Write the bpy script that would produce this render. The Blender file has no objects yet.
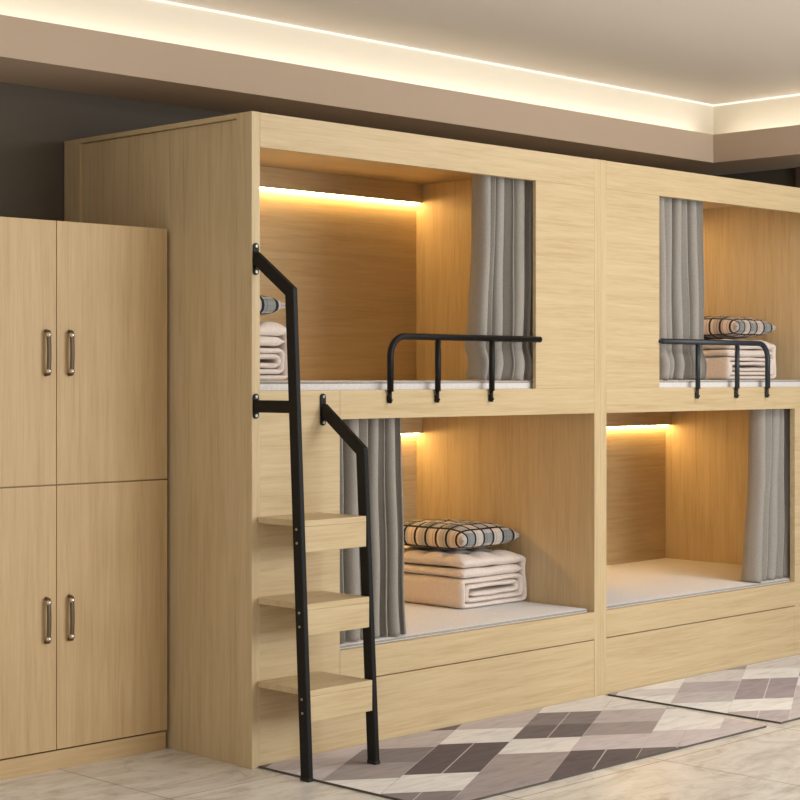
import bpy, bmesh, math, random
from mathutils import Vector, Matrix
from mathutils import noise as mn
S = bpy.context.scene
COL = S.collection
PI = math.pi

# ---------------------------------------------------------------- materials
def srgb(r, g, b):
    f = lambda c: (c/255/12.92) if c/255 <= .04045 else ((c/255+.055)/1.055)**2.4
    return (f(r), f(g), f(b), 1)

def newmat(name, rough=.5, metal=0, col=(.5, .5, .5, 1), spec=.5):
    m = bpy.data.materials.new(name); m.use_nodes = True
    b = m.node_tree.nodes['Principled BSDF']
    b.inputs['Base Color'].default_value = col
    b.inputs['Roughness'].default_value = rough
    b.inputs['Metallic'].default_value = metal
    b.inputs['Specular IOR Level'].default_value = spec
    return m, m.node_tree, b

def nd(t, kind, **kw):
    n = t.nodes.new(kind)
    for k, v in kw.items(): setattr(n, k, v)
    return n

def ramp(t, stops):
    r = nd(t, 'ShaderNodeValToRGB'); e = r.color_ramp.elements
    e[0].position, e[0].color = stops[0]
    e[1].position, e[1].color = stops[-1]
    for p, c in stops[1:-1]:
        x = e.new(p); x.color = c
    return r

def wood(name, axis, a, b, c, rough=.42):
    """oak veneer; axis = index of the grain direction in object space"""
    m, t, bs = newmat(name, rough, spec=.35)
    L = t.links
    tc = nd(t, 'ShaderNodeTexCoord')
    def mapped(along, across):
        mp = nd(t, 'ShaderNodeMapping')
        s = [across]*3; s[axis] = along
        mp.inputs['Scale'].default_value = s
        L.new(tc.outputs['Object'], mp.inputs['Vector']); return mp
    n1 = nd(t, 'ShaderNodeTexNoise'); n1.inputs['Scale'].default_value = 1
    n1.inputs['Detail'].default_value = 5; n1.inputs['Roughness'].default_value = .6; n1.inputs['Distortion'].default_value = .7
    L.new(mapped(1.5, 30).outputs[0], n1.inputs['Vector'])
    n2 = nd(t, 'ShaderNodeTexNoise'); n2.inputs['Scale'].default_value = 1
    n2.inputs['Detail'].default_value = 3; n2.inputs['Roughness'].default_value = .7
    L.new(mapped(5, 130).outputs[0], n2.inputs['Vector'])
    mx = nd(t, 'ShaderNodeMix'); mx.data_type = 'FLOAT'; mx.inputs[0].default_value = .45
    L.new(n1.outputs['Fac'], mx.inputs[2]); L.new(n2.outputs['Fac'], mx.inputs[3])
    r = ramp(t, [(.27, a), (.5, b), (.73, c)])
    L.new(mx.outputs[0], r.inputs[0]); L.new(r.outputs[0], bs.inputs['Base Color'])
    bp = nd(t, 'ShaderNodeBump'); bp.inputs['Strength'].default_value = .12; bp.inputs['Distance'].default_value = .001
    L.new(n2.outputs['Fac'], bp.inputs['Height']); L.new(bp.outputs[0], bs.inputs['Normal'])
    return m

OAK = (srgb(182, 155, 114), srgb(203, 180, 141), srgb(214, 194, 157))
wood_x = wood('oak_grain_along_x', 0, *OAK)
wood_y = wood('oak_grain_along_y', 1, *OAK)
wood_z = wood('oak_grain_vertical', 2, *OAK)
LOCK = (srgb(181, 152, 110), srgb(201, 171, 127), srgb(212, 183, 140))
wood_cab = wood('oak_cabinet_vertical', 2, *LOCK)
wood_cabx = wood('oak_cabinet_plinth', 0, *LOCK)

def fabric(name, col, col2, scale=260, bump=.25, rough=.9):
    m, t, b = newmat(name, rough, col=col, spec=.15)
    L = t.links; tc = nd(t, 'ShaderNodeTexCoord')
    n = nd(t, 'ShaderNodeTexNoise'); n.inputs['Scale'].default_value = scale; n.inputs['Detail'].default_value = 3
    L.new(tc.outputs['Object'], n.inputs['Vector'])
    r = ramp(t, [(.35, col), (.65, col2)])
    L.new(n.outputs['Fac'], r.inputs[0]); L.new(r.outputs[0], b.inputs['Base Color'])
    bp = nd(t, 'ShaderNodeBump'); bp.inputs['Strength'].default_value = bump; bp.inputs['Distance'].default_value = .001
    L.new(n.outputs['Fac'], bp.inputs['Height']); L.new(bp.outputs[0], b.inputs['Normal'])
    b.inputs['Sheen Weight'].default_value = .15
    return m

cloth_grey = fabric('grey_curtain_cloth', srgb(148, 142, 134), srgb(160, 154, 146), 240, .12)
quilt_mat = fabric('cream_pink_quilt', srgb(224, 211, 202), srgb(233, 220, 211), 90, .12)
sheet_mat = fabric('pale_mattress_cover', srgb(214, 210, 208), srgb(224, 220, 218), 120, .03)
sheet_side = fabric('grey_mattress_border', srgb(160, 156, 152), srgb(178, 174, 170), 120, .1)
black_metal = newmat('black_powder_coated_steel', .5, 0, srgb(9, 9, 8), .3)[0]
blue_metal = newmat('dark_blue_grey_steel', .4, 0, srgb(38, 43, 50), .5)[0]
screw_mat = newmat('zinc_screw', .3, 1, srgb(200, 198, 190))[0]
handle_mat = newmat('brushed_bronze_handle', .45, .35, srgb(104, 87, 66))[0]
handle_tip = newmat('bright_nickel_ferrule', .2, 1, srgb(225, 215, 205))[0]
dark_gap = newmat('black_rubber', .7, 0, srgb(30, 28, 26))[0]
plaster = newmat('beige_plaster', .85, 0, srgb(205, 191, 176), .2)[0]
soffit_paint = newmat('soffit_beige_paint', .85, 0, srgb(194, 173, 152), .2)[0]
cream = newmat('cream_paint', .8, 0, srgb(240, 232, 214), .2)[0]
def wallmat():
    m, t, b = newmat('dark_grey_brown_wall', .75, 0, srgb(98, 90, 80), .2)
    n = nd(t, 'ShaderNodeTexNoise'); n.inputs['Scale'].default_value = 30
    bp = nd(t, 'ShaderNodeBump'); bp.inputs['Strength'].default_value = .05
    t.links.new(n.outputs['Fac'], bp.inputs['Height']); t.links.new(bp.outputs[0], b.inputs['Normal'])
    return m
wall_m = wallmat()

def emit(name, col, s):
    m = bpy.data.materials.new(name); m.use_nodes = True; t = m.node_tree
    t.nodes.remove(t.nodes['Principled BSDF'])
    e = nd(t, 'ShaderNodeEmission'); e.inputs[0].default_value = col; e.inputs[1].default_value = s
    t.links.new(e.outputs[0], t.nodes['Material Output'].inputs[0]); return m
led_m = emit('warm_led_strip', (1, .64, .24, 1), 50)

def tile_mat():
    m, t, b = newmat('marbled_beige_floor_tile', .3, spec=.5)
    L = t.links; tc = nd(t, 'ShaderNodeTexCoord')
    mp = nd(t, 'ShaderNodeMapping'); mp.inputs['Scale'].default_value = (1.2, 2.6, 1); mp.inputs['Rotation'].default_value = (0, 0, .5)
    L.new(tc.outputs['Object'], mp.inputs['Vector'])
    n = nd(t, 'ShaderNodeTexNoise'); n.inputs['Scale'].default_value = 2.2; n.inputs['Detail'].default_value = 9
    n.inputs['Roughness'].default_value = .62; n.inputs['Distortion'].default_value = 1.6
    L.new(mp.outputs[0], n.inputs['Vector'])
    r = ramp(t, [(.32, srgb(190, 184, 174)), (.47, srgb(222, 216, 208)), (.53, srgb(230, 225, 218)), (.7, srgb(240, 236, 230))])
    L.new(n.outputs['Fac'], r.inputs[0])
    # fine dark veins
    n2 = nd(t, 'ShaderNodeTexNoise'); n2.inputs['Scale'].default_value = 1.5; n2.inputs['Detail'].default_value = 6; n2.inputs['Distortion'].default_value = 2.5
    L.new(mp.outputs[0], n2.inputs['Vector'])
    s1 = nd(t, 'ShaderNodeMath', operation='SUBTRACT'); s1.inputs[1].default_value = .5; L.new(n2.outputs['Fac'], s1.inputs[0])
    s2 = nd(t, 'ShaderNodeMath', operation='ABSOLUTE'); L.new(s1.outputs[0], s2.inputs[0])
    rv = ramp(t, [(0, (.72, .70, .68, 1)), (.022, (1, 1, 1, 1))]); L.new(s2.outputs[0], rv.inputs[0])
    mu = nd(t, 'ShaderNodeMix', data_type='RGBA', blend_type='MULTIPLY'); mu.inputs[0].default_value = .6
    L.new(r.outputs[0], mu.inputs[6]); L.new(rv.outputs[0], mu.inputs[7])
    # grout lines, 0.8 m tiles
    sx = nd(t, 'ShaderNodeSeparateXYZ'); L.new(tc.outputs['Object'], sx.inputs[0])
    def grout(sock, off):
        a = nd(t, 'ShaderNodeMath', operation='ADD'); a.inputs[1].default_value = off; L.new(sock, a.inputs[0])
        w = nd(t, 'ShaderNodeMath', operation='PINGPONG'); w.inputs[1].default_value = .4; L.new(a.outputs[0], w.inputs[0])
        c = nd(t, 'ShaderNodeMath', operation='LESS_THAN'); c.inputs[1].default_value = .0022; L.new(w.outputs[0], c.inputs[0]); return c
    g1 = grout(sx.outputs[0], .47+8); g2 = grout(sx.outputs[1], .137+8)
    g = nd(t, 'ShaderNodeMath', operation='MAXIMUM'); L.new(g1.outputs[0], g.inputs[0]); L.new(g2.outputs[0], g.inputs[1])
    mg = nd(t, 'ShaderNodeMix', data_type='RGBA'); L.new(g.outputs[0], mg.inputs[0])
    L.new(mu.outputs[2], mg.inputs[6]); mg.inputs[7].default_value = srgb(128, 118, 104)
    L.new(mg.outputs[2], b.inputs['Base Color'])
    return m

def plaid_mat(name, base1, base2, line, sc=1.0):
    """woven plaid: grey and cream bands crossed by black lines, in object x/y"""
    m, t, b = newmat(name, .9, spec=.15)
    L = t.links; tc = nd(t, 'ShaderNodeTexCoord'); sx = nd(t, 'ShaderNodeSeparateXYZ')
    L.new(tc.outputs['Object'], sx.inputs[0])
    def mth(op, a, v=None, bsock=None):
        n = nd(t, 'ShaderNodeMath', operation=op)
        L.new(a, n.inputs[0])
        if bsock is not None: L.new(bsock, n.inputs[1])
        elif v is not None: n.inputs[1].default_value = v
        return n.outputs[0]
    def band(s, per, off, wid):
        a = mth('ADD', s, off+10*per); w = mth('PINGPONG', a, per/2); return mth('LESS_THAN', w, wid)
    P = .062*sc
    lx = band(sx.outputs[0], P, P/2, .0062*sc); ly = band(sx.outputs[1], P, P/2, .0062*sc)
    tx = band(sx.outputs[0], P, .012*sc, .0016*sc); ty = band(sx.outputs[1], P, .012*sc, .0016*sc)
    bx_ = band(sx.outputs[0], 2*P, .0, .031*sc); by_ = band(sx.outputs[1], 2*P, .02, .031*sc)
    s = mth('ADD', bx_, bsock=by_); s = mth('MULTIPLY', s, .5)
    r = ramp(t, [(0, base1), (.5, base2), (1, srgb(140, 143, 143))]); L.new(s, r.inputs[0])
    l = mth('MAXIMUM', lx, bsock=ly)
    l2 = mth('MULTIPLY', mth('MAXIMUM', tx, bsock=ty), .5)
    l = mth('MAXIMUM', l, bsock=l2)
    mx = nd(t, 'ShaderNodeMix', data_type='RGBA'); L.new(l, mx.inputs[0]); L.new(r.outputs[0], mx.inputs[6]); mx.inputs[7].default_value = line
    L.new(mx.outputs[2], b.inputs['Base Color'])
    return m
plaid_grey = plaid_mat('black_grey_cream_plaid', srgb(222, 204, 188), srgb(192, 186, 180), srgb(44, 46, 50))
plaid_brown = plaid_mat('brown_grey_cream_plaid', srgb(224, 208, 196), srgb(190, 178, 170), srgb(58, 50, 48))

# ---------------------------------------------------------------- mesh helpers
def link(name, me, mat, parent=None):
    o = bpy.data.objects.new(name, me); COL.objects.link(o)
    for m in (mat if isinstance(mat, (list, tuple)) else [mat]): me.materials.append(m)
    if parent: o.parent = parent
    return o

def from_bm(name, bm, mat, parent=None, smooth=False):
    me = bpy.data.meshes.new(name)
    bmesh.ops.recalc_face_normals(bm, faces=bm.faces)
    bm.to_mesh(me); bm.free()
    if smooth:
        for p in me.polygons: p.use_smooth = True
    return link(name, me, mat, parent)

def add_box(bm, x0, x1, y0, y1, z0, z1, bev=0, mi=0):
    r = bmesh.ops.create_cube(bm, size=1)
    vs = r['verts']
    for v in vs:
        v.co = Vector((x0+(v.co.x+.5)*(x1-x0), y0+(v.co.y+.5)*(y1-y0), z0+(v.co.z+.5)*(z1-z0)))
    fs = set(f for v in vs for f in v.link_faces)
    for f in fs: f.material_index = mi
    if bev:
        es = set(e for v in vs for e in v.link_edges)
        bmesh.ops.bevel(bm, geom=list(es), offset=bev, segments=2, affect='EDGES', profile=.5)

def box(name, dims, mat, parent=None, bev=.0015, org=(0, 0, 0)):
    bm = bmesh.new()
    x0, x1, y0, y1, z0, z1 = dims; a, b, c = org
    add_box(bm, x0-a, x1-a, y0-b, y1-b, z0-c, z1-c, bev)
    return from_bm(name, bm, mat, parent)

def sweep(bm, pts, prof, closed_caps=True, up=Vector((1, 0, 0))):
    """sweep a 2-D profile (list of (a,b)) along a polyline with mitred joints"""
    pts = [Vector(p) for p in pts]; rings = []
    n = len(pts)
    for i, p in enumerate(pts):
        d0 = (pts[i]-pts[i-1]).normalized() if i > 0 else (pts[1]-pts[0]).normalized()
        d1 = (pts[i+1]-pts[i]).normalized() if i < n-1 else d0
        tan = (d0+d1).normalized()
        side = up - tan*up.dot(tan); side.normalize()
        oth = tan.cross(side).normalized()
        k = 1/max(.35, tan.dot(d0))
        # stretch along the direction in the bend plane
        bend = (d1-d0)
        ring = []
        for a, b in prof:
            off = side*a+oth*b
            if bend.length > 1e-4:
                bn = bend.normalized(); off = off + bn*off.dot(bn)*(k-1)
            ring.append(bm.verts.new(p+off))
        rings.append(ring)
    m = len(prof)
    for i in range(n-1):
        for j in range(m):
            bm.faces.new((rings[i][j], rings[i][(j+1) % m], rings[i+1][(j+1) % m], rings[i+1][j]))
    if closed_caps:
        bm.faces.new(rings[0]); bm.faces.new(rings[-1][::-1])

def sqprof(w, h, r=.003):
    w /= 2; h /= 2
    return [(-w+r, -h), (w-r, -h), (w, -h+r), (w, h-r), (w-r, h), (-w+r, h), (-w, h-r), (-w, -h+r)]
def cprof(r, n=14):
    return [(r*math.cos(2*PI*i/n), r*math.sin(2*PI*i/n)) for i in range(n)]

def cyl(bm, c, axis, r, h, n=16):
    a = Vector(axis).normalized(); c = Vector(c)
    up = Vector((0, 0, 1)) if abs(a.z) < .9 else Vector((1, 0, 0))
    sweep(bm, [c-a*h/2, c+a*h/2], cprof(r, n), up=up)

def thing(name, loc, label, cat, group=None):
    o = bpy.data.objects.new(name, None); COL.objects.link(o); o.location = loc
    o.empty_display_size = .1
    return tag(o, label, cat, group)
def tag(o, label, cat, group=None, kind=None):
    if label: o['label'] = label
    if cat: o['category'] = cat
    if group: o['group'] = group
    if kind: o['kind'] = kind
    return o
def struct(o): o['kind'] = 'structure'; return o

# ---------------------------------------------------------------- room shell
XR, YB, ZS, ZC = 4.27, 1.14, 2.50, 2.842      # right wall, back wall, soffit underside, ceiling
XF, YF, ZL = 3.765, .672, 2.648               # cove fascia faces and lip top
X0, Y0 = -2.2, -7.0
struct(box('floor', (X0, XR, Y0, YB, -.1, 0), tile_mat(), bev=0))
struct(box('wall_back', (X0, XR+.1, YB, YB+.1, -.1, ZC+.1), wall_m, bev=0))
struct(box('wall_right', (XR, XR+.1, Y0, YB, -.1, ZC+.1), wall_m, bev=0))
struct(box('ceiling', (X0, XR, Y0, YB, ZC, ZC+.1), newmat('ceiling_paint', .85, 0, srgb(238, 232, 224), .2)[0], bev=0))
# soffit: an L running along the back and the right wall, with a lip that hides the cove light
def lshape(bm, o1, o2, z0, z1, yb=YB-.001, xr=XR-.001):
    """L-shaped prism between the walls and the inner corner (o1 = x, o2 = y)"""
    P = [(X0, o2), (o1, o2), (o1, Y0), (xr, Y0), (xr, yb), (X0, yb)]
    v0 = [bm.verts.new((x, y, z0)) for x, y in P]; v1 = [bm.verts.new((x, y, z1)) for x, y in P]
    bm.faces.new(v0); bm.faces.new(v1)
    for i in range(6): bm.faces.new((v0[i], v0[(i+1) % 6], v1[(i+1) % 6], v1[i]))
bm = bmesh.new(); lshape(bm, XF, YF, ZS, ZS+.05)
struct(from_bm('trim_1', bm, soffit_paint))
bm = bmesh.new()
P = [(X0, YF), (XF, YF), (XF, Y0)]; Q = [(X0, YF+.02), (XF+.02, YF+.02), (XF+.02, Y0)]
a0 = [bm.verts.new((x, y, ZS+.05)) for x, y in P+Q[::-1]]; a1 = [bm.verts.new((x, y, ZL)) for x, y in P+Q[::-1]]
bm.faces.new((a0[0], a0[1], a0[4], a0[5])); bm.faces.new((a0[1], a0[2], a0[3], a0[4]))
bm.faces.new((a1[0], a1[1], a1[4], a1[5])); bm.faces.new((a1[1], a1[2], a1[3], a1[4]))
for i in range(6): bm.faces.new((a0[i], a0[(i+1) % 6], a1[(i+1) % 6], a1[i]))
struct(from_bm('trim_2', bm, soffit_paint))
CBX_ = .19; CB = .13   # depth of the light trough behind the lip
bm = bmesh.new(); lshape(bm, XF+CBX_, YF+CB, ZS+.05, ZC-.0005)
struct(from_bm('trim_3', bm, cream))
struct(box('trim_4', (XR-.03, XR, .12, .47, 0, ZS-.001), newmat('dark_brown_panel', .6, 0, srgb(96, 76, 62))[0], bev=.002))

# slim light line along the top of the upstand
led_w = emit('warm_white_light_line', (1, .93, .80, 1), 1.15)
struct(box('trim_5', (X0, XF+CBX_, YF+CB-.004, YF+CB-.0003, ZC-.011, ZC-.001), led_w, bev=0))
struct(box('trim_6', (XF+CBX_-.004, XF+CBX_-.0003, Y0, YF+CB-.005, ZC-.011, ZC-.001), led_w, bev=0))

# ---------------------------------------------------------------- bunk bed units
H, D, W = 2.30, 1.135, 1.955
ZB, ZT, ZO, ZSM, ZM = 1.215, 1.322, 2.177, .249, .367
TH = .038
def bunk(x0, mirror, label):
    """one two-berth unit; built unmirrored (ladder panel on the left), then mirrored in x when asked"""
    b = thing('bunk_bed', (x0, 0, 0), label, 'bunk bed', 'built-in double bunk units')
    def B(name, x0_, x1_, y0, y1, z0, z1, mat, parent=b, bev=.0015):
        if mirror: x0_, x1_ = W-x1_, W-x0_
        return box(name, (x0_, x1_, y0, y1, z0, z1), mat, parent, bev)
    R0 = W-.040 if not mirror else W-.040
    # outer side panel (at x=0), framed by a front post, a back post and a top rim
    if not mirror:
        B('side_panel', .011, TH-.002, .08, 1.03, 0, H-.02, wood_z)
        B('front_post', 0, TH, 0, .085, 0, H, wood_z)
        B('back_post', 0, TH, 1.03, D, 0, H, wood_z)
        B('top_rim', 0, TH, .085, 1.03, H-.018, H, wood_y)
    else:
        B('side_panel', 0, TH, 0, D, 0, H, wood_z)
    # inner side panel, shared line between the two units
    if not mirror:
        B('divider_panel', W-.040, W-.0, 0.0, D, 0, H-.0, wood_z)
    else:
        B('divider_panel', W-.043, W, 0.0, D, 0, H, wood_z)
    RX = (W-.040) if not mirror else (W-.043)
    B('back_panel', TH, RX, 1.058, 1.078, 0, H-.02, wood_x)
    B('top_panel', TH, RX, .030, 1.058, H-.03, H-.012, wood_x)
    B('top_rail', TH, RX, 0, .03, ZO, H-.001, wood_x)
    fx = 1.531
    B('front_panel', fx, RX, .001, .019, ZT, ZO, wood_x)
    B('middle_rail', .424, RX, 0, .03, ZB, ZT, wood_x)
    B('bed_board', TH, RX, .03, 1.058, ZB+.03, ZB+.06, wood_x)
    B('ladder_panel', TH, .424, .001, .03, .0, ZT, wood_x)
    B('lower_rail', .424, RX, 0, .03, ZSM+.002, ZM, wood_x)
    B('drawer_front', .424, RX, .002, .03, .004, ZSM-.002, wood_x)
    B('bed_board', TH, RX, .03, 1.058, .30, .33, wood_x)
    for z0, z1 in ((2.180, H-.03), (1.105, ZB+.03)):
        v = B('light_valance', TH, RX, 1.018, 1.036, z0+.003, z1, wood_x)
        B('led_strip', TH+.004, RX-.004, 1.040, 1.054, z0-.002, z0+.006, led_m, v, 0)
    return b

bed_a = bunk(0, False, 'oak bunk unit with the black ladder and two plain end panels, nearest the cabinet')
bed_b = bunk(W+.0, True, 'oak bunk unit without a ladder in view, on the right beyond the centre divider')

def guard_rail(parent, zt, xs, xend, mat):
    """px = bend side: tube from xend (on the front panel) to the bent end xs[0]; xs = the posts"""
    y = -.0135; r = .0125
    s = 1 if xend > xs[0] else -1
    bm = bmesh.new(); R = .075; pts = []
    pts.append((xs[0], y, 1.315)); pts.append((xs[0], y, zt-R))
    for k in range(1, 8):
        a = k/8*PI/2
        pts.append((xs[0]+s*R*(1-math.cos(a)), y, zt-R+R*math.sin(a)))
    pts.append((xs[0]+s*R, y, zt)); pts.append((xend, y, zt))
    sweep(bm, pts, cprof(r), up=Vector((0, 1, 0)))
    # return to the front panel at the free end
    cyl(bm, (xend, y/2, zt), (0, 1, 0), .008, -y)
    g = from_bm('guard_rail', bm, mat, parent, True)
    for i, x in enumerate(xs):
        bm = bmesh.new()
        if i: cyl(bm, (x, y, (1.315+zt)/2), (0, 0, 1), r-.001, zt-1.315)
        # flattened foot screwed to the rail face
        cyl(bm, (x, y+.002, 1.296), (0, 0, 1), .0075, .05)
        add_box(bm, x-.006, x+.006, y+.002, -.0003, 1.274, 1.300, .001)
        from_bm('rail_post', bm, mat, g, True)
        bm = bmesh.new(); cyl(bm, (x, y-.007, 1.283), (0, 1, 0), .0045, .004, 10)
        from_bm('screw', bm, mat, g)
    return g
guard_rail(bed_a, 1.524, [.671, .930, 1.243], 1.540, black_metal)
o = W
g = guard_rail(bed_b, 1.529, [3.223-o, 2.966-o, 2.651-o], 2.378-o, blue_metal)

# ---------------------------------------------------------------- ladder
lad = thing('bunk_ladder', (.175, -.27, 0), 'black steel bunk ladder with three oak steps standing on the rug edge', 'ladder')
LO = Vector((.175, -.27, 0))
def L3(*p): return Vector(p)-LO
def stringer(x, pts, z0):
    bm = bmesh.new()
    sweep(bm, [L3(x, y, z) for y, z in pts], sqprof(.023, .043), up=Vector((1, 0, 0)))
    s = from_bm('stringer', bm, black_metal, lad)
    bm = bmesh.new(); c = L3(x, pts[-1][0], z0+.004)
    add_box(bm, c.x-.0122, c.x+.0122, c.y-.0222, c.y+.0222, z0-LO.z+.0002, z0+.012, .002)
    from_bm('foot_cap', bm, dark_gap, s)
    return s
ls = stringer(.0145, [(-.003, 1.790), (-.190, 1.662), (-.270, .006)], 0)
rs = stringer(.337, [(-.003, 1.255), (-.205, 1.108), (-.264, .012)], .0085)
bm = bmesh.new(); sweep(bm, [L3(.016, -.003, 1.268), L3(.016, -.205, 1.268)], sqprof(.023, .043), up=Vector((1, 0, 0)))
from_bm('brace', bm, black_metal, lad)
def plate(x, zc, hh):
    bm = bmesh.new(); c = L3(x, 0, zc)
    n = 10; w = .0125
    prof = []
    for k in range(n+1): a = PI*k/n; prof.append((c.x+w*math.cos(a), c.z+hh-w+w*math.sin(a)))
    for k in range(n+1): a = PI+PI*k/n; prof.append((c.x+w*math.cos(a), c.z-hh+w+w*math.sin(a)))
    v0 = [bm.verts.new((a, c.y-.0055, b)) for a, b in prof]; v1 = [bm.verts.new((a, c.y-.0004, b)) for a, b in prof]
    bm.faces.new(v0); bm.faces.new(v1); m = len(prof)
    for j in range(m): bm.faces.new((v0[j], v0[(j+1) % m], v1[(j+1) % m], v1[j]))
    p = from_bm('mounting_plate', bm, black_metal, lad)
    for s in (-1, 1):
        bm = bmesh.new(); cyl(bm, (c.x, c.y-.0065, c.z+s*(hh-.011)), (0, 1, 0), .0055, .004, 12)
        from_bm('screw', bm, screw_mat, p)
plate(.016, 1.783, .056); plate(.016, 1.268, .044); plate(.336, 1.252, .058)
def sy(z): return -.205-.059*(1.108-z)/1.096      # stringer centre line
for zt in (.880, .597, .305):
    yf = sy(zt)-.022
    bm = bmesh.new(); a = L3(.0265, yf, zt-.021); c = L3(.3250, -.0005, zt)
    add_box(bm, a.x, c.x, a.y, c.y, a.z, c.z, .0015)
    s = from_bm('step', bm, wood_x, lad)
    bm = bmesh.new(); a = L3(.0265, yf, zt-.108); c = L3(.3250, yf+.02, zt-.0215)
    add_box(bm, a.x, c.x, a.y, c.y, a.z, c.z, .0015)
    from_bm('step_fascia', bm, wood_x, s)
for side, st in ((0, ls), (1, rs)):
    for zt in (.880, .597, .305):
        for dz in (.028, .075):
            z = zt-dz; y = -.190-.080*(1.662-z)/1.656 if side == 0 else sy(z)
            x = .0020 if side == 0 else .3495
            bm = bmesh.new(); c = L3(x, y-.002, z); cyl(bm, c, (1, 0, 0), .0045, .004, 10)
            if side == 0: from_bm('screw', bm, screw_mat, st)
            else: from_bm('screw', bm, screw_mat, st)

# ---------------------------------------------------------------- storage cabinet
YC, HC = .472, 1.915
CW = .976
cab = thing('storage_cabinet', (-CW/2-.004, .8, 0), 'tall oak four-door cabinet with curved metal handles beside the bunks', 'cabinet')
CO = (-CW/2-.004, .8, 0)
xa, xb = -CW-.004, -.004
def CBX(n, d, m, p=cab, bev=.0012): return box(n, d, m, p, bev, CO)
CBX('carcass_side', (xa, xa+.018, YC+.02, YB-.006, 0, HC-.004), wood_cab)
CBX('carcass_side', (xb-.018, xb, YC+.02, YB-.006, 0, HC-.004), wood_cab)
CBX('carcass_back', (xa+.018, xb-.018, YB-.02, YB-.006, .0, HC-.004), wood_cab)
CBX('carcass_top', (xa+.018, xb-.018, YC+.02, YB-.02, HC-.022, HC-.004), wood_cabx)
CBX('carcass_shelf', (xa+.018, xb-.018, YC+.02, YB-.02, .975, 1.013), wood_cabx)
CBX('plinth', (xa+.001, xb-.001, YC+.008, YC+.0195, 0, .066), wood_cabx)
xm = -.488
for (x0_, x1_, hx) in ((xa, xm-.0015, -.533), (xm+.0015, xb, -.437)):
    for (z0, z1, hz) in ((.0725, .992, .527), (.9965, HC, 1.454)):
        dr = CBX('door', (x0_, x1_, YC, YC+.0195, z0, z1), wood_cab)
        # bowed bar handle with bright ferrules
        bm = bmesh.new(); pts = []
        hh = .076
        for k in range(13):
            u = -1+2*k/12; pts.append((hx-CO[0], YC-.017-.005*(1-u*u)-CO[1], hz+u*hh))
        sweep(bm, pts, [(a*.0085, b*.006) for a, b in cprof(1, 12)], up=Vector((1, 0, 0)))
        for s in (-1, 1):
            sweep(bm, [(hx-CO[0], YC-.0003-CO[1], hz+s*(hh+.0)), (hx-CO[0], YC-.020-CO[1], hz+s*(hh-.003))], cprof(.0062, 12), up=Vector((1, 0, 0)))
        hd = from_bm('handle', bm, handle_mat, dr, True)
        for s in (-1, 1):
            bm = bmesh.new(); cyl(bm, (hx-CO[0], YC-.0190-CO[1], hz+s*(hh-.013)), (0, 0, 1), .0095, .014, 14)
            from_bm('handle_ferrule', bm, handle_tip, hd, True)

# ---------------------------------------------------------------- mattresses
def mattress(x0, x1, zb, zt, label):
    y0, y1 = .033, 1.056
    cx, cy = (x0+x1)/2, (y0+y1)/2
    t = thing('mattress', (cx, cy, zb), label, 'mattress', 'thin bunk mattresses')
    bm = bmesh.new()
    add_box(bm, x0-cx, x1-cx, y0-cy, y1-cy, 0, zt-zb, .008)
    from_bm('mattress_body', bm, sheet_mat, t, True)
    bm = bmesh.new()
    r = .0035; z = zt-zb-.006
    a, b, c, d = x0-cx+.006, x1-cx-.006, y0-cy-.0005, y1-cy-.006
    sweep(bm, [(a, c, z), (b, c, z)], cprof(r, 8), up=Vector((0, 0, 1)))
    from_bm('piping', bm, sheet_side, t, True)
    return t
UA0, UA1 = TH+.003, W-.043
UB0, UB1 = W+.046, 2*W-TH-.003
ZU, ZLM = 1.355, .380
mattress(UA0, UA1, ZB+.062, ZU, 'pale mattress in the upper berth of the ladder unit, behind the black guard rail')
mattress(UA0, UA1, .332, ZLM, 'pale mattress under the black-grey plaid pillow, lower berth beside the ladder')
mattress(UB0, UB1, ZB+.062, ZU, 'pale mattress in the right unit, behind the blue-grey guard rail')
mattress(UB0, UB1, .332, ZLM, 'mostly bare pale mattress in the right unit\'s lower berth')

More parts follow.
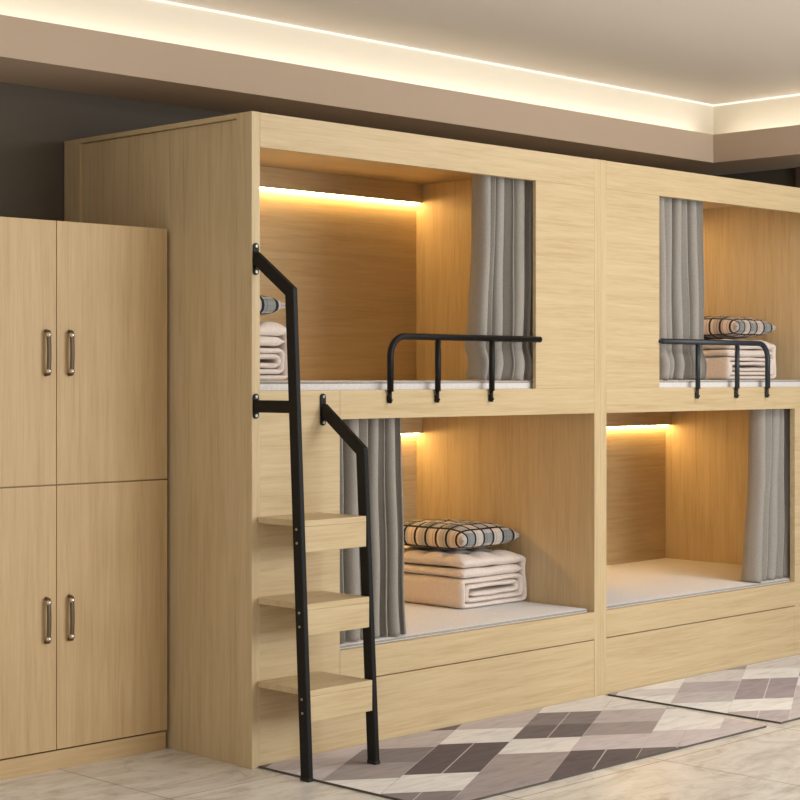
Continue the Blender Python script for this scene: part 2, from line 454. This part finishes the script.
# ---------------------------------------------------------------- curtains
def curtain(x0t, x1t, x0b, x1b, zt, zb, y, nf, seed, label, flare=.5, tie=None):
    """hanging pleated cloth; (x0t,x1t) its ends at the top, (x0b,x1b) at the hem"""
    rnd = random.Random(seed)
    cx = (x0t+x1t)/2
    t = thing('curtain', (cx, y, zb), label, 'curtain', 'grey berth curtains')
    # irregular folds
    ph = []; acc = 0
    ws = [rnd.uniform(.65, 1.4) for _ in range(nf)]; tot = sum(ws)
    am = [rnd.uniform(.6, 1.15) for _ in range(nf)]; am0 = [1.]*nf
    NU, NV = nf*14, 46
    bm = bmesh.new(); grid = []
    for j in range(NV+1):
        v = j/NV; z = zt+(zb-zt)*v; row = []
        for i in range(NU+1):
            f = i/14; k = min(int(f), nf-1); q = f-k
            u = (sum(ws[:k])+ws[k]*q)/tot
            # slow drift of each fold on its way down
            u2 = u+.018*math.sin(5*v+7*u+seed)*v*math.sin(PI*u)
            a = x0t+(x0b-x0t)*v**1.6; b = x1t+(x1b-x1t)*v**1.6
            x = a+(b-a)*u2
            A = (.034+.007*v+flare*.004*v**4)*(am[k]*math.sin(PI*q)+am0[k]*(1-math.sin(PI*q)))
            s = 1-2*abs(math.sin(PI*q))**.6
            yy = A*s+.006*math.sin(9*u+3*v+seed)+.004*math.sin(11*v+6*u)*v
            if tie:
                w = math.exp(-((z-tie)/.028)**2); yy += w*.012; yy -= .012*math.exp(-((z-tie+.075)/.05)**2)
                x += w*.010*math.sin(PI*u)
            hem = 0
            if v > .9: hem = .0025*(1-math.cos(2*PI*q+seed))*((v-.9)/.1)
            x += .30*A*math.sin(2*PI*q)*(1 if k % 2 else -.6)
            row.append(bm.verts.new((x-cx, yy, z-zb+hem+.0005)))
        grid.append(row)
    for j in range(NV):
        for i in range(NU):
            bm.faces.new((grid[j][i], grid[j][i+1], grid[j+1][i+1], grid[j+1][i]))
    c = from_bm('curtain_cloth', bm, cloth_grey, t, True)
    m = c.modifiers.new('thick', 'SOLIDIFY'); m.thickness = .0025; m.offset = 0
    bm = bmesh.new()
    add_box(bm, min(x0t, x0b)-cx-.01, x1t-cx+.004, -.006, .006, zt-zb-.002, zt-zb+.008, .001)
    from_bm('curtain_track', bm, screw_mat, t)
    return t
YCU = .082
curtain(1.268, 1.605, 1.228, 1.598, 2.261, ZU+.002, YCU, 7, 3, 'grey curtain gathered in the upper berth of the ladder unit', tie=1.495)
curtain(2.440, 2.800, 2.440, 2.820, 2.261, ZU+.002, YCU, 6, 8, 'grey curtain next to the brown-grey plaid pillow, upper berth of the right unit', tie=1.495)
curtain(.420, .812, .410, .822, 1.236, ZLM+.001, YCU, 8, 13, 'grey curtain hanging behind the ladder in the lower berth', 1.4)
curtain(3.268, 3.640, 3.195, 3.640, 1.236, ZLM+.001, YCU, 6, 21, 'grey curtain at the right end of the bare lower berth', 1.2)

# ---------------------------------------------------------------- folded quilts
def quilt(x0, x1, y0, y1, z0, h, label, seed, flat=.19, tt=.24, turns=3):
    """rolled and folded quilt: a thick top layer that wraps down the right side into a flat roll,
    with one loose layer between the roll and the top. h = height, tt = share of the top layer"""
    cx, cy = (x0+x1)/2, (y0+y1)/2
    w = x1-x0
    q = thing('folded_quilt', (cx, cy, z0), label, 'quilt', 'folded cream quilts')
    tt *= h; flat *= h
    hr = h-tt-flat                       # height of the roll
    t = hr/(2*turns-.55)
    Lx, Rx = -w/2+t*.5, w/2-t*.55
    P = [(-w/2+.006, h-tt*.5), (Rx, h-tt*.55), (Rx, t*.5), (Lx, t*.5)]
    l, r, b, tp = Lx, Rx-t*1.05, t*.5, hr-t*.5
    while True:
        P.append((l, tp)); P.append((r, tp))
        b += t
        if b > tp-t*.6: break
        P.append((r, b)); l += t
        P.append((l, b)); tp -= t
        if b > tp-t*.6: break
        r -= t
    def smooth(P, rad):
        path = [Vector((P[0][0], 0, P[0][1]))]
        for i in range(1, len(P)-1):
            p0, p1, p2 = (Vector((a, 0, c)) for a, c in (P[i-1], P[i], P[i+1]))
            d0 = p1-p0; d1 = p2-p1
            if d0.length < 1e-5 or d1.length < 1e-5: continue
            rr = min(rad, d0.length*.49, d1.length*.49)
            A = p1-d0.normalized()*rr; C = p1+d1.normalized()*rr
            for s in range(6):
                s /= 5; path.append(A*(1-s)**2+p1*2*s*(1-s)+C*s*s)
        path.append(Vector((P[-1][0], 0, P[-1][1])))
        out = [path[0]]; step = .011
        for i in range(1, len(path)):
            while (path[i]-out[-1]).length > step*1.5:
                out.append(out[-1]+(path[i]-out[-1]).normalized()*step)
            out.append(path[i])
        return out
    NS = 34; ln = y1-y0; bm = bmesh.new()
    def ribbon(path, thick, puffy, sd):
        n = len(path); rings = []; dist = [0]
        for i in range(1, n): dist.append(dist[-1]+(path[i]-path[i-1]).length)
        for j in range(NS+1):
            v = j/NS
            v = v-.035*math.sin(2*PI*v)*2 if False else .5-.5*math.cos(PI*v)*(.6+.4) if j in (0, NS) else v
            y = -ln/2+ln*v
            e = min(v, 1-v)*ln
            edge = min(1, e/.030); edge = .22+.78*math.sqrt(max(0, 1-(1-edge)**2))
            top = []; bot = []
            for i, p in enumerate(path):
                a = path[max(i-1, 0)]; c = path[min(i+1, n-1)]; d = (c-a).normalized(); nn = Vector((-d.z, 0, d.x))
                s = dist[i]; th = thick(s)
                ee = min(s, dist[-1]-s); f = min(1, .2+ee/.03)
                puff = .88+.09*mn.noise(Vector((s*13, y*11, sd)))
                extra = 0
                if puffy and s < w*.97:
                    k = abs(math.sin(PI*(s/.135+.15)))**.55*abs(math.sin(PI*(y/.125+.30)))**.55
                    extra = (k-.62)*.42*th
                hh = th/2*edge*f*puff
                wob = .0035*mn.noise(Vector((s*9, y*7+sd, 1.7)))*(1 if p.z > t else 0)
                yy = y+.008*mn.noise(Vector((s*10, sd, .3+v)))
                hi = p+nn*(hh+extra*edge*f); lo = p-nn*hh
                hi.z = max(.001, hi.z+wob); lo.z = max(.001, lo.z+wob)
                top.append(bm.verts.new((hi.x, yy, hi.z))); bot.append(bm.verts.new((lo.x, yy, lo.z)))
            rings.append(top+bot[::-1])
        m = len(rings[0])
        for j in range(NS):
            for i in range(m):
                bm.faces.new((rings[j][i], rings[j][(i+1) % m], rings[j+1][(i+1) % m], rings[j+1][i]))
        for ring in (rings[0], rings[-1]):
            for i in range(n-1):
                bm.faces.new((ring[i], ring[i+1], ring[m-2-i], ring[m-1-i]))
    def th(s):
        k = min(1, max(0, (s-(w-t*2.2))/.05)); return tt*(1-k)+t*k
    ribbon(smooth(P, t*.75), th, True, seed)
    zf = hr+flat*.5
    ribbon(smooth([(-w/2+.003, zf), (0, zf), (Rx-t*.7, zf)], .02), lambda s: flat, False, seed+4)
    from_bm('quilt_roll', bm, quilt_mat, q, True)
    return q
quilt(1.490, 1.912, .372, .97, ZLM+.0005, .226, 'cream folded quilt under the black-grey plaid pillow, lower berth', 5)
quilt(.045, .445, .29, .84, ZU+.0005, .222, 'cream folded quilt on the upper mattress, half hidden by the ladder top', 9)
quilt(3.36, 3.79, .30, .86, ZU+.0005, .200, 'cream folded quilt behind the blue-grey guard rail', 17)
quilt(2.012, 2.425, .35, .90, ZLM+.0005, .21, 'cream quilt barely showing past the centre divider, right lower berth', 23)

# ---------------------------------------------------------------- plaid pillows
def pillow(cx, cy, z0, wx, wy, h, rz, mat, label, seed):
    t = thing('pillow', (cx, cy, z0), label, 'pillow', 'plaid pillows')
    t.rotation_euler = (0, 0, rz)
    N = 36; bm = bmesh.new()
    def co(u, v, s):
        pin = 1-.07*(1-u*u)*0-.0
        # corners drawn out, sides pulled in
        x = u*(1-.07*(1-v*v)); y = v*(1-.07*(1-u*u))
        e = max(0, (1-abs(u)**3.2)*(1-abs(v)**3.2))
        z = s*h/2*(e**.35)
        z += .006*mn.noise(Vector((u*2.6, v*2.6, seed+s)))*e
        return Vector((x*wx/2, y*wy/2, z))
    top = [[None]*(N+1) for _ in range(N+1)]; bot = [[None]*(N+1) for _ in range(N+1)]
    f = lambda i: math.sin((i/N-.5)*PI)
    for i in range(N+1):
        for j in range(N+1):
            u, v = f(i), f(j); p = co(u, v, 1); top[i][j] = bm.verts.new(p+Vector((0, 0, h/2)))
            if i in (0, N) or j in (0, N): bot[i][j] = top[i][j]
            else:
                p = co(u, v, -1); p.z = max(p.z*.9, -h/2+.001); bot[i][j] = bm.verts.new(p+Vector((0, 0, h/2)))
    for i in range(N):
        for j in range(N):
            bm.faces.new((top[i][j], top[i+1][j], top[i+1][j+1], top[i][j+1]))
            bm.faces.new((bot[i][j], bot[i][j+1], bot[i+1][j+1], bot[i+1][j]))
    from_bm('pillow_cover', bm, mat, t, True)
    bm = bmesh.new(); pts = []
    for k in range(4*N+1):
        i = k % (4*N); s, r = divmod(i, N)
        u, v = [(f(r), -1), (1, f(r)), (-f(r), 1), (-1, -f(r))][s]
        p = co(u, v, 1); pts.append((p.x, p.y, h/2+p.z))
    sweep(bm, pts, cprof(.0018, 6), False, up=Vector((0, 0, 1)))
    from_bm('seam', bm, mat, t, True)
    return t
pillow(1.695, .655, ZLM+.228, .385, .52, .125, 0.03, plaid_grey, 'black, grey and cream plaid pillow on the quilt beside the lower left curtain', 1)
pillow(.235, .555, ZU+.228, .385, .52, .112, -.05, plaid_grey, 'plaid pillow on the quilt behind the ladder top', 2)
pillow(3.60, .56, ZU+.205, .385, .52, .122, .04, plaid_brown, 'brown and grey plaid pillow on the quilt beside the upper right curtain', 3)
pillow(2.225, .62, ZLM+.216, .385, .52, .080, 0, plaid_brown, 'plaid pillow of which only the tip shows past the centre divider, right lower berth', 4)

# ---------------------------------------------------------------- rugs
def clip(poly, a, b, c):
    """keep the part where a*x+b*y+c >= 0"""
    out = []
    for i in range(len(poly)):
        p, q = poly[i], poly[(i+1) % len(poly)]
        fp, fq = a*p[0]+b*p[1]+c, a*q[0]+b*q[1]+c
        if fp >= 0: out.append(p)
        if (fp >= 0) != (fq >= 0):
            s = fp/(fp-fq); out.append((p[0]+(q[0]-p[0])*s, p[1]+(q[1]-p[1])*s))
    return out

def rug_color(name, c):
    m, t, b = newmat(name, .95, spec=.1)
    L = t.links; tc = nd(t, 'ShaderNodeTexCoord'); mp = nd(t, 'ShaderNodeMapping')
    mp.inputs['Rotation'].default_value = (0, 0, -.2); mp.inputs['Scale'].default_value = (3, 14, 1)
    L.new(tc.outputs['Object'], mp.inputs['Vector'])
    n = nd(t, 'ShaderNodeTexNoise'); n.inputs['Scale'].default_value = 2.2; n.inputs['Detail'].default_value = 7; n.inputs['Distortion'].default_value = .8
    L.new(mp.outputs[0], n.inputs['Vector'])
    k = lambda s: tuple(min(1, x*s) for x in c[:3])+(1,)
    r = ramp(t, [(.28, k(.84)), (.5, c), (.72, k(1.08))]); L.new(n.outputs['Fac'], r.inputs[0]); L.new(r.outputs[0], b.inputs['Base Color'])
    return m
PAL = dict(K=srgb(112, 101, 101), D=srgb(124, 114, 112), M=srgb(170, 159, 157), G=srgb(146, 136, 135), L=srgb(199, 188, 186), P=srgb(207, 197, 198), W=srgb(234, 229, 225), T=srgb(228, 222, 218))
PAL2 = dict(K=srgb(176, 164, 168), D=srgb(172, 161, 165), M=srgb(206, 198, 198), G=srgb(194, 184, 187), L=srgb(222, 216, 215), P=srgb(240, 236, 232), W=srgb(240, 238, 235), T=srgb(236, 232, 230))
CELLS = {
 -4: [(-3, 3, 'M')], -3: [(-3, 3, 'D')],
 -2: [(-3, .16, 'P'), (.16, .34, 'L'), (.34, 3, 'P')],
 -1: [(-3, -.04, 'W'), (-.04, .22, 'M'), (.22, .48, 'G'), (.48, .80, 'L'), (.80, 3, 'D')],
 0: [(-3, -.28, 'G'), (-.28, 0, 'W'), (0, .26, 'K'), (.26, .52, 'K'), (.52, .80, 'W'), (.80, 3, 'L')],
 1: [(-3, .29, 'M'), (.29, .565, 'W'), (.565, .83, 'D'), (.83, 1.10, 'G'), (1.10, 3, 'T')],
 2: [(-3, .30, 'K'), (.30, .58, 'P'), (.58, .83, 'M'), (.83, 1.11, 'L'), (1.11, 3, 'T')],
 3: [(-3, .30, 'D'), (.30, .62, 'P'), (.62, 1.08, 'W'), (1.08, 3, 'L')],
 4: [(-3, .9, 'P'), (.9, 3, 'L')], 5: [(-3, 3, 'L')], 6: [(-3, 3, 'W')]}
LINES = [(0, 0, .52), (1, .565, 1.10), (2, -1, .30), (3, -1, .62), (0, -1, -.28)]
E1 = Vector((.867, .498)); E2 = Vector((.224, -.155)); OR = Vector((.283, -.462))
def rug(x0, corners, pal, label, tagname):
    hh = .008
    cx = (corners[0][0]+corners[2][0])/2; cy = -.44
    t = thing('rug', (cx, cy, 0), label, 'rug', 'argyle bedside rugs')
    keys = list(pal); mats = [rug_color(tagname+'_'+k, pal[k]) for k in keys]
    bm = bmesh.new()
    def P(u, v): q = OR+E1*u+E2*v; return (q.x+x0, q.y)
    def clipped(poly):
        for i in range(4):
            p, q = corners[i], corners[(i+1) % 4]
            a, b = -(q[1]-p[1]), (q[0]-p[0]); c = -(a*p[0]+b*p[1])
            poly = clip(poly, a, b, c)
            if len(poly) < 3: return None
        return poly
    def put(poly, mi, z):
        poly = clipped(poly)
        if not poly: return
        vs = []
        for x, y in poly:
            if not vs or (Vector((x-cx, y-cy, z))-vs[-1].co).length > 1e-5: vs.append(bm.verts.new((x-cx, y-cy, z)))
        if len(vs) > 2:
            f = bm.faces.new(vs); f.material_index = mi
            f.normal_update()
            if f.normal.z < 0: f.normal_flip()
    for n, cells in CELLS.items():
        for u0, u1, k in cells:
            put([P(u0, n), P(u1, n), P(u1, n+1), P(u0, n+1)], keys.index(k), hh)
    for n, u0, u1 in LINES:
        put([P(u0, n+.490), P(u1, n+.490), P(u1, n+.510), P(u0, n+.510)], keys.index('L'), hh+.0004)
    for n in (-1, 0, 1, 2, 3):
        put([P(-3, n-.005), P(3, n-.005), P(3, n+.005), P(-3, n+.005)], keys.index('L'), hh+.0003)
    me = bpy.data.meshes.new('rug_pile'); bm.to_mesh(me); bm.free(); link('rug_pile', me, mats, t)
    # dark backing, a touch wider than the pile
    bm = bmesh.new(); C = Vector((cx, cy)); ring0 = []; ring1 = []
    for x, y in corners:
        ring0.append(bm.verts.new((x-cx, y-cy, .0003))); ring1.append(bm.verts.new((x-cx, y-cy, hh-.0004)))
    bm.faces.new(ring0); bm.faces.new(ring1)
    for i in range(4): bm.faces.new((ring0[i], ring0[(i+1) % 4], ring1[(i+1) % 4], ring1[i]))
    from_bm('rug_backing', bm, newmat(tagname+'_edge', .9, 0, srgb(92, 84, 76))[0], t)
    return t
rug(0, [(.034, -.866), (1.893, -.869), (1.968, -.004), (.030, -.004)], PAL, 'grey and white argyle rug under the ladder and beside the left bunk unit', 'left_rug')
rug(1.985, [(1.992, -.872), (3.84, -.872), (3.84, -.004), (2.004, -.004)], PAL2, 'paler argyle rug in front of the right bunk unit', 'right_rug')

# ---------------------------------------------------------------- lights
def area(name, loc, rot, sx, sy, power, col, spread=PI):
    l = bpy.data.lights.new(name, 'AREA'); l.shape = 'RECTANGLE'; l.size = sx; l.size_y = sy; l.energy = power; l.color = col; l.spread = spread
    o = bpy.data.objects.new(name, l); COL.objects.link(o); o.location = loc; o.rotation_euler = rot; return o
# cove strips behind the lip, lighting the cream upstand
area('cove_light', ((X0+XF)/2, YF+.030, ZL-.055), (math.radians(108), 0, 0), XF-X0, .02, 4.0, (1, .95, .86), 2.3)
area('cove_light', (XF+.030, (Y0+YF)/2, ZL-.055), (math.radians(108), 0, math.radians(-90)), YF-Y0, .02, 6, (1, .95, .86), 2.3)
# ceiling panel lamp of the room and an added, unseen area light filling from behind the viewer
area('ceiling_lamp', (2.7, -2.0, ZC-.02), (math.radians(18), 0, 0), 2.2, .9, 62, (1, .99, .96))
area('front_fill_light', (2.2, -6.6, 1.7), (math.radians(90), 0, 0), 3.6, 2.0, 195, (.94, .98, 1))
w = bpy.data.worlds.new('World'); S.world = w; w.use_nodes = True
w.node_tree.nodes['Background'].inputs[0].default_value = (1, .94, .86, 1)
w.node_tree.nodes['Background'].inputs[1].default_value = .62

# ---------------------------------------------------------------- camera
cd = bpy.data.cameras.new('camera'); cam = bpy.data.objects.new('camera', cd); COL.objects.link(cam)
cam.location = (-4.0183, -4.7051, 1.3718); cam.rotation_euler = (PI/2, 0, -.7906)
cd.sensor_width = 36; cd.lens = 1765.5/800*36; cd.shift_y = -(400-376.56)/800; cd.clip_start = .05
S.camera = cam
S.view_settings.view_transform = 'Standard'; S.view_settings.look = 'None'
S.view_settings.exposure = 0; S.view_settings.gamma = 1; S.view_settings.use_curve_mapping = False
